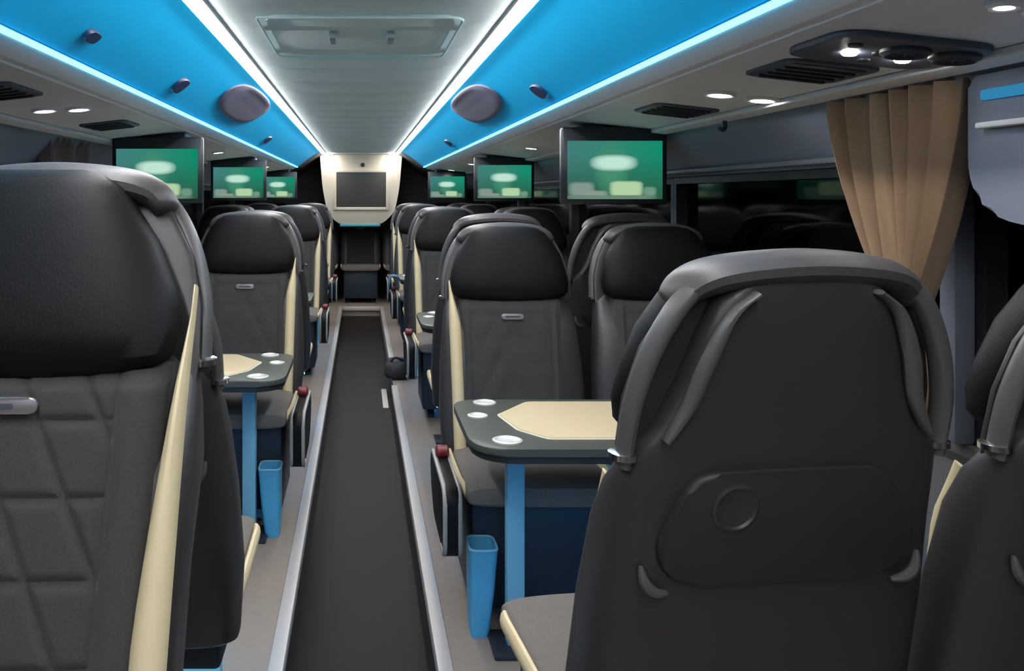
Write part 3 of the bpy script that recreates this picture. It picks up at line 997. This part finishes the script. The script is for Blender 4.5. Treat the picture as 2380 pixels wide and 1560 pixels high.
# left of the aisle
put(P_plain, -1.06, 0.84, 0, 'dark window seat beside the large quilted seat, left of the frame')
put(P_back, -0.50, 1.62, PI, 'dark seat facing away behind the large left foreground seat, aisle side')
put(P_back, -1.06, 1.62, PI, 'dark window seat facing away behind the large left foreground seat')
put(P_front_l, -0.515, 3.42, 0, 'dark seat facing the camera behind the left cream table, aisle side')
put(P_plain, -1.06, 3.40, 0, 'dark window seat behind the left cream table, below the left screen', 0.01)
put(P_back, -0.52, 4.08, PI, 'dark seat back to back with the one behind the left cream table, aisle side')
put(P_back, -1.06, 4.08, PI, 'dark window seat back to back with the one behind the left cream table')
put(P_front_l, -0.535, 5.95, 0, 'dark seat facing the camera at the second left table, aisle side')
put(P_plain, -1.06, 5.95, 0, 'dark window seat at the second left table, under the middle left screen')
put(P_back, -0.535, 6.62, PI, 'dark aisle seat facing away beyond the second left table seats')
put(P_back, -1.06, 6.62, PI, 'dark window seat facing away beyond the second left table seats')
put(P_front_l, -0.535, 8.15, 0, 'dark aisle seat on the left, one row before the rear bench')
put(P_plain, -1.06, 8.15, 0, 'dark window seat on the left, one row before the rear bench')
# rear bench
for x, lab in ((0.0, 'dark middle seat of the rear bench, at the end of the aisle'),
               (-0.53, 'dark rear bench seat just left of the middle one'),
               (0.53, 'dark rear bench seat just right of the middle one'),
               (-1.07, 'dark rear bench seat in the far left corner'),
               (1.07, 'dark rear bench seat in the far right corner')):
    put(P_plain, x, 9.78, 0, lab)

# ------------------------------------------------------------------ tables
def table(s, xa, yc, label, inlay_label='cream inlay'):
    """tabletop between facing seats; xa = distance of the aisle end from the centre line, grows to the window"""
    L_ = 1.245 - xa
    d = 0.245
    e = empty('folding_table', (s * xa, yc, 0))
    tag(e, label, 'table', 'tables between the seats')
    zt = 0.65
    def P(u, v):
        return (s * u, v)
    bm = bmesh.new()
    pl = round_poly([P(0, -d), P(L_, -d), P(L_, d), P(0, d)], [0.11, 0.02, 0.02, 0.08], 8)
    add_prism(bm, pl, zt - 0.020, zt, 'XY', 0.004)
    obj('tabletop', bm, M['tray'], e)
    pl2 = round_poly([P(0.008, -d + 0.006), P(L_ - 0.008, -d + 0.006), P(L_ - 0.008, d - 0.006), P(0.008, d - 0.006)], [0.11, 0.02, 0.02, 0.08], 8)
    bm = prism(pl2, zt - 0.040, zt - 0.019, 'XY', 0.004)
    obj('table_edge', bm, M['tray_edge'], e)
    def inl(k, dz):
        return round_poly([P(0.120 - k, 0.065), P(0.235 - k * 0.6, 0.205 + k), P(L_ - 0.10 + k, 0.205 + k), P(L_ - 0.10 + k, -0.160 - k), P(0.215 - k * 0.6, -0.160 - k), P(0.150 - k, -0.085)], 0.012, 3)
    obj('inlay_rim', prism(inl(0.006, 0), zt - 0.004, zt + 0.002, 'XY'), M['inlay_edge'], e)
    p = obj('table_inlay', prism(inl(0.0, 0), zt - 0.003, zt + 0.0045, 'XY', 0.001), M['inlay'], e)
    p['label'] = inlay_label
    for u, v, r in ((0.100, 0.200, 0.036), (0.056, 0.055, 0.030), (0.100, -0.178, 0.040)):
        bm = bmesh.new()
        n = 28
        rings = [[(s * u + rr * math.cos(2 * PI * i / n), v + rr * 0.9 * math.sin(2 * PI * i / n), z) for i in range(n)] for rr, z in ((r, zt - 0.003), (r, zt + 0.004), (r - 0.006, zt + 0.006), (r - 0.011, zt + 0.002), (0.004, zt + 0.0015))]
        add_rings(bm, rings)
        obj('cup_dish', bm, M['ring'], e)
    x = s * 0.155
    lg = obj('table_leg', box(x - 0.026, x + 0.026, -0.02, 0.02, 0.012, zt - 0.038, bev=0.006), M['leg_lit_blue'], e)
    obj('leg_bracket', box(x - 0.05, x + 0.05, -0.05, 0.05, zt - 0.075, zt - 0.038, bev=0.006), M['leg_dark'], e)
    obj('foot_plate', box(x - 0.07, x + 0.07, -0.07, 0.07, 0.0, 0.014, bev=0.004), M['leg_dark'], e)
    return e
table(1, 0.29, 2.235, 'dark grey table with bright cream inlay, right of the aisle in front')
table(-1, 0.27, 2.965, 'dark grey table with cream inlay on the left, beyond the large foreground seat')
table(1, 0.31, 4.12, 'grey table on the right behind the tagged seat, second from the camera')
table(-1, 0.31, 5.02, 'grey table on the left, second from the camera')
table(1, 0.31, 6.28, 'far grey table on the right, third from the camera')
table(-1, 0.31, 7.38, 'far grey table on the left, third from the camera')

# ------------------------------------------------------------------ litter bins by the table legs
def bin_(x, y, s, label):
    e = empty('litter_bin', (x, y, 0.0))
    tag(e, label, 'bin', 'blue-lit bins under the tables')
    bm = bmesh.new()
    rings = []
    hs = ((0.0, 0.024, 0.036, -0.012), (0.02, 0.030, 0.040, -0.010), (0.14, 0.038, 0.048, -0.004), (0.255, 0.043, 0.052, 0.0), (0.262, 0.045, 0.055, 0.0))
    for z, hx, hy, dx in hs:
        rings.append([(s * dx + px, py, z) for px, py in superellipse(0, 0, hx, hy, 28, 5)])
    for z, hx, hy, dx in ((0.262, 0.038, 0.047, 0.0), (0.05, 0.026, 0.034, -0.01)):
        rings.append([(s * dx + px, py, z) for px, py in superellipse(0, 0, hx, hy, 28, 5)])
    add_rings(bm, rings)
    obj('body', bm, M['bin_lit_blue'], e)
    bm = tube([(px, py, 0.263) for px, py in superellipse(0, 0, 0.0415, 0.051, 28, 5)] + [(0.0415, 0.0, 0.263)], 0.004, 8, up=Vector((0, 0, 1)))
    obj('rim', bm, M['leg_lit_blue'], e)
bin_(0.362, 2.315, 1, 'blue-lit tapered bin beside the leg of the right table')
bin_(-0.347, 2.985, -1, 'blue-lit tapered bin beside the leg of the left table')

# ------------------------------------------------------------------ small loose things
bm = bmesh.new()
rings = []
for z, hx, hy in ((0.0, 0.085, 0.15), (0.02, 0.095, 0.16), (0.07, 0.088, 0.15), (0.10, 0.06, 0.12), (0.11, 0.03, 0.08)):
    rings.append([(x + 0.006 * math.sin(5 * i), y, z) for i, (x, y) in enumerate(superellipse(0, 0, hx, hy, 28, 3))])
add_rings(bm, rings)
e = empty('small_bag', (0.265, 5.62, 0.011))
tag(e, 'small dark bag lying on the metal step edge, right of the aisle', 'bag')
obj('body', bm, M['bag'], e)
obj('strap', tube(smooth_path([(-0.06, -0.05, 0.085), (-0.02, -0.08, 0.135), (0.03, -0.05, 0.115), (0.05, 0.0, 0.095)], 5), 0.008, 8), M['bag'], e)
o = obj('floor_marker', box(0.150, 0.186, 5.12, 5.62, AZ, AZ + 0.004), M['alu'])
tag(o, 'short pale marker strip on the aisle floor by the bag', 'marker')

# pale blue cloth over an armrest far down on the right
bm = bmesh.new()
prof = [(-0.045, -0.13), (-0.046, -0.06), (-0.042, 0.0), (-0.030, 0.012), (0.0, 0.016), (0.030, 0.012), (0.040, 0.0), (0.043, -0.05), (0.045, -0.09)]
rows = []
for k in range(9):
    yy = -0.09 + 0.18 * k / 8
    rows.append([(x + 0.004 * math.sin(k * 1.4 + i), yy, z - 0.01 * abs(k - 4) / 4 * (1 if z < -0.02 else 0)) for i, (x, z) in enumerate(prof)])
add_rings(bm, rows, False, False, False)
ret = bmesh.ops.solidify(bm, geom=bm.faces[:], thickness=0.004)
o = obj('folded_cloth', bm, M['cloth'], None, True, (0.565 - 0.272, 6.82, 0.592))
tag(o, 'pale blue cloth hanging over a far armrest, right of the aisle', 'cloth')
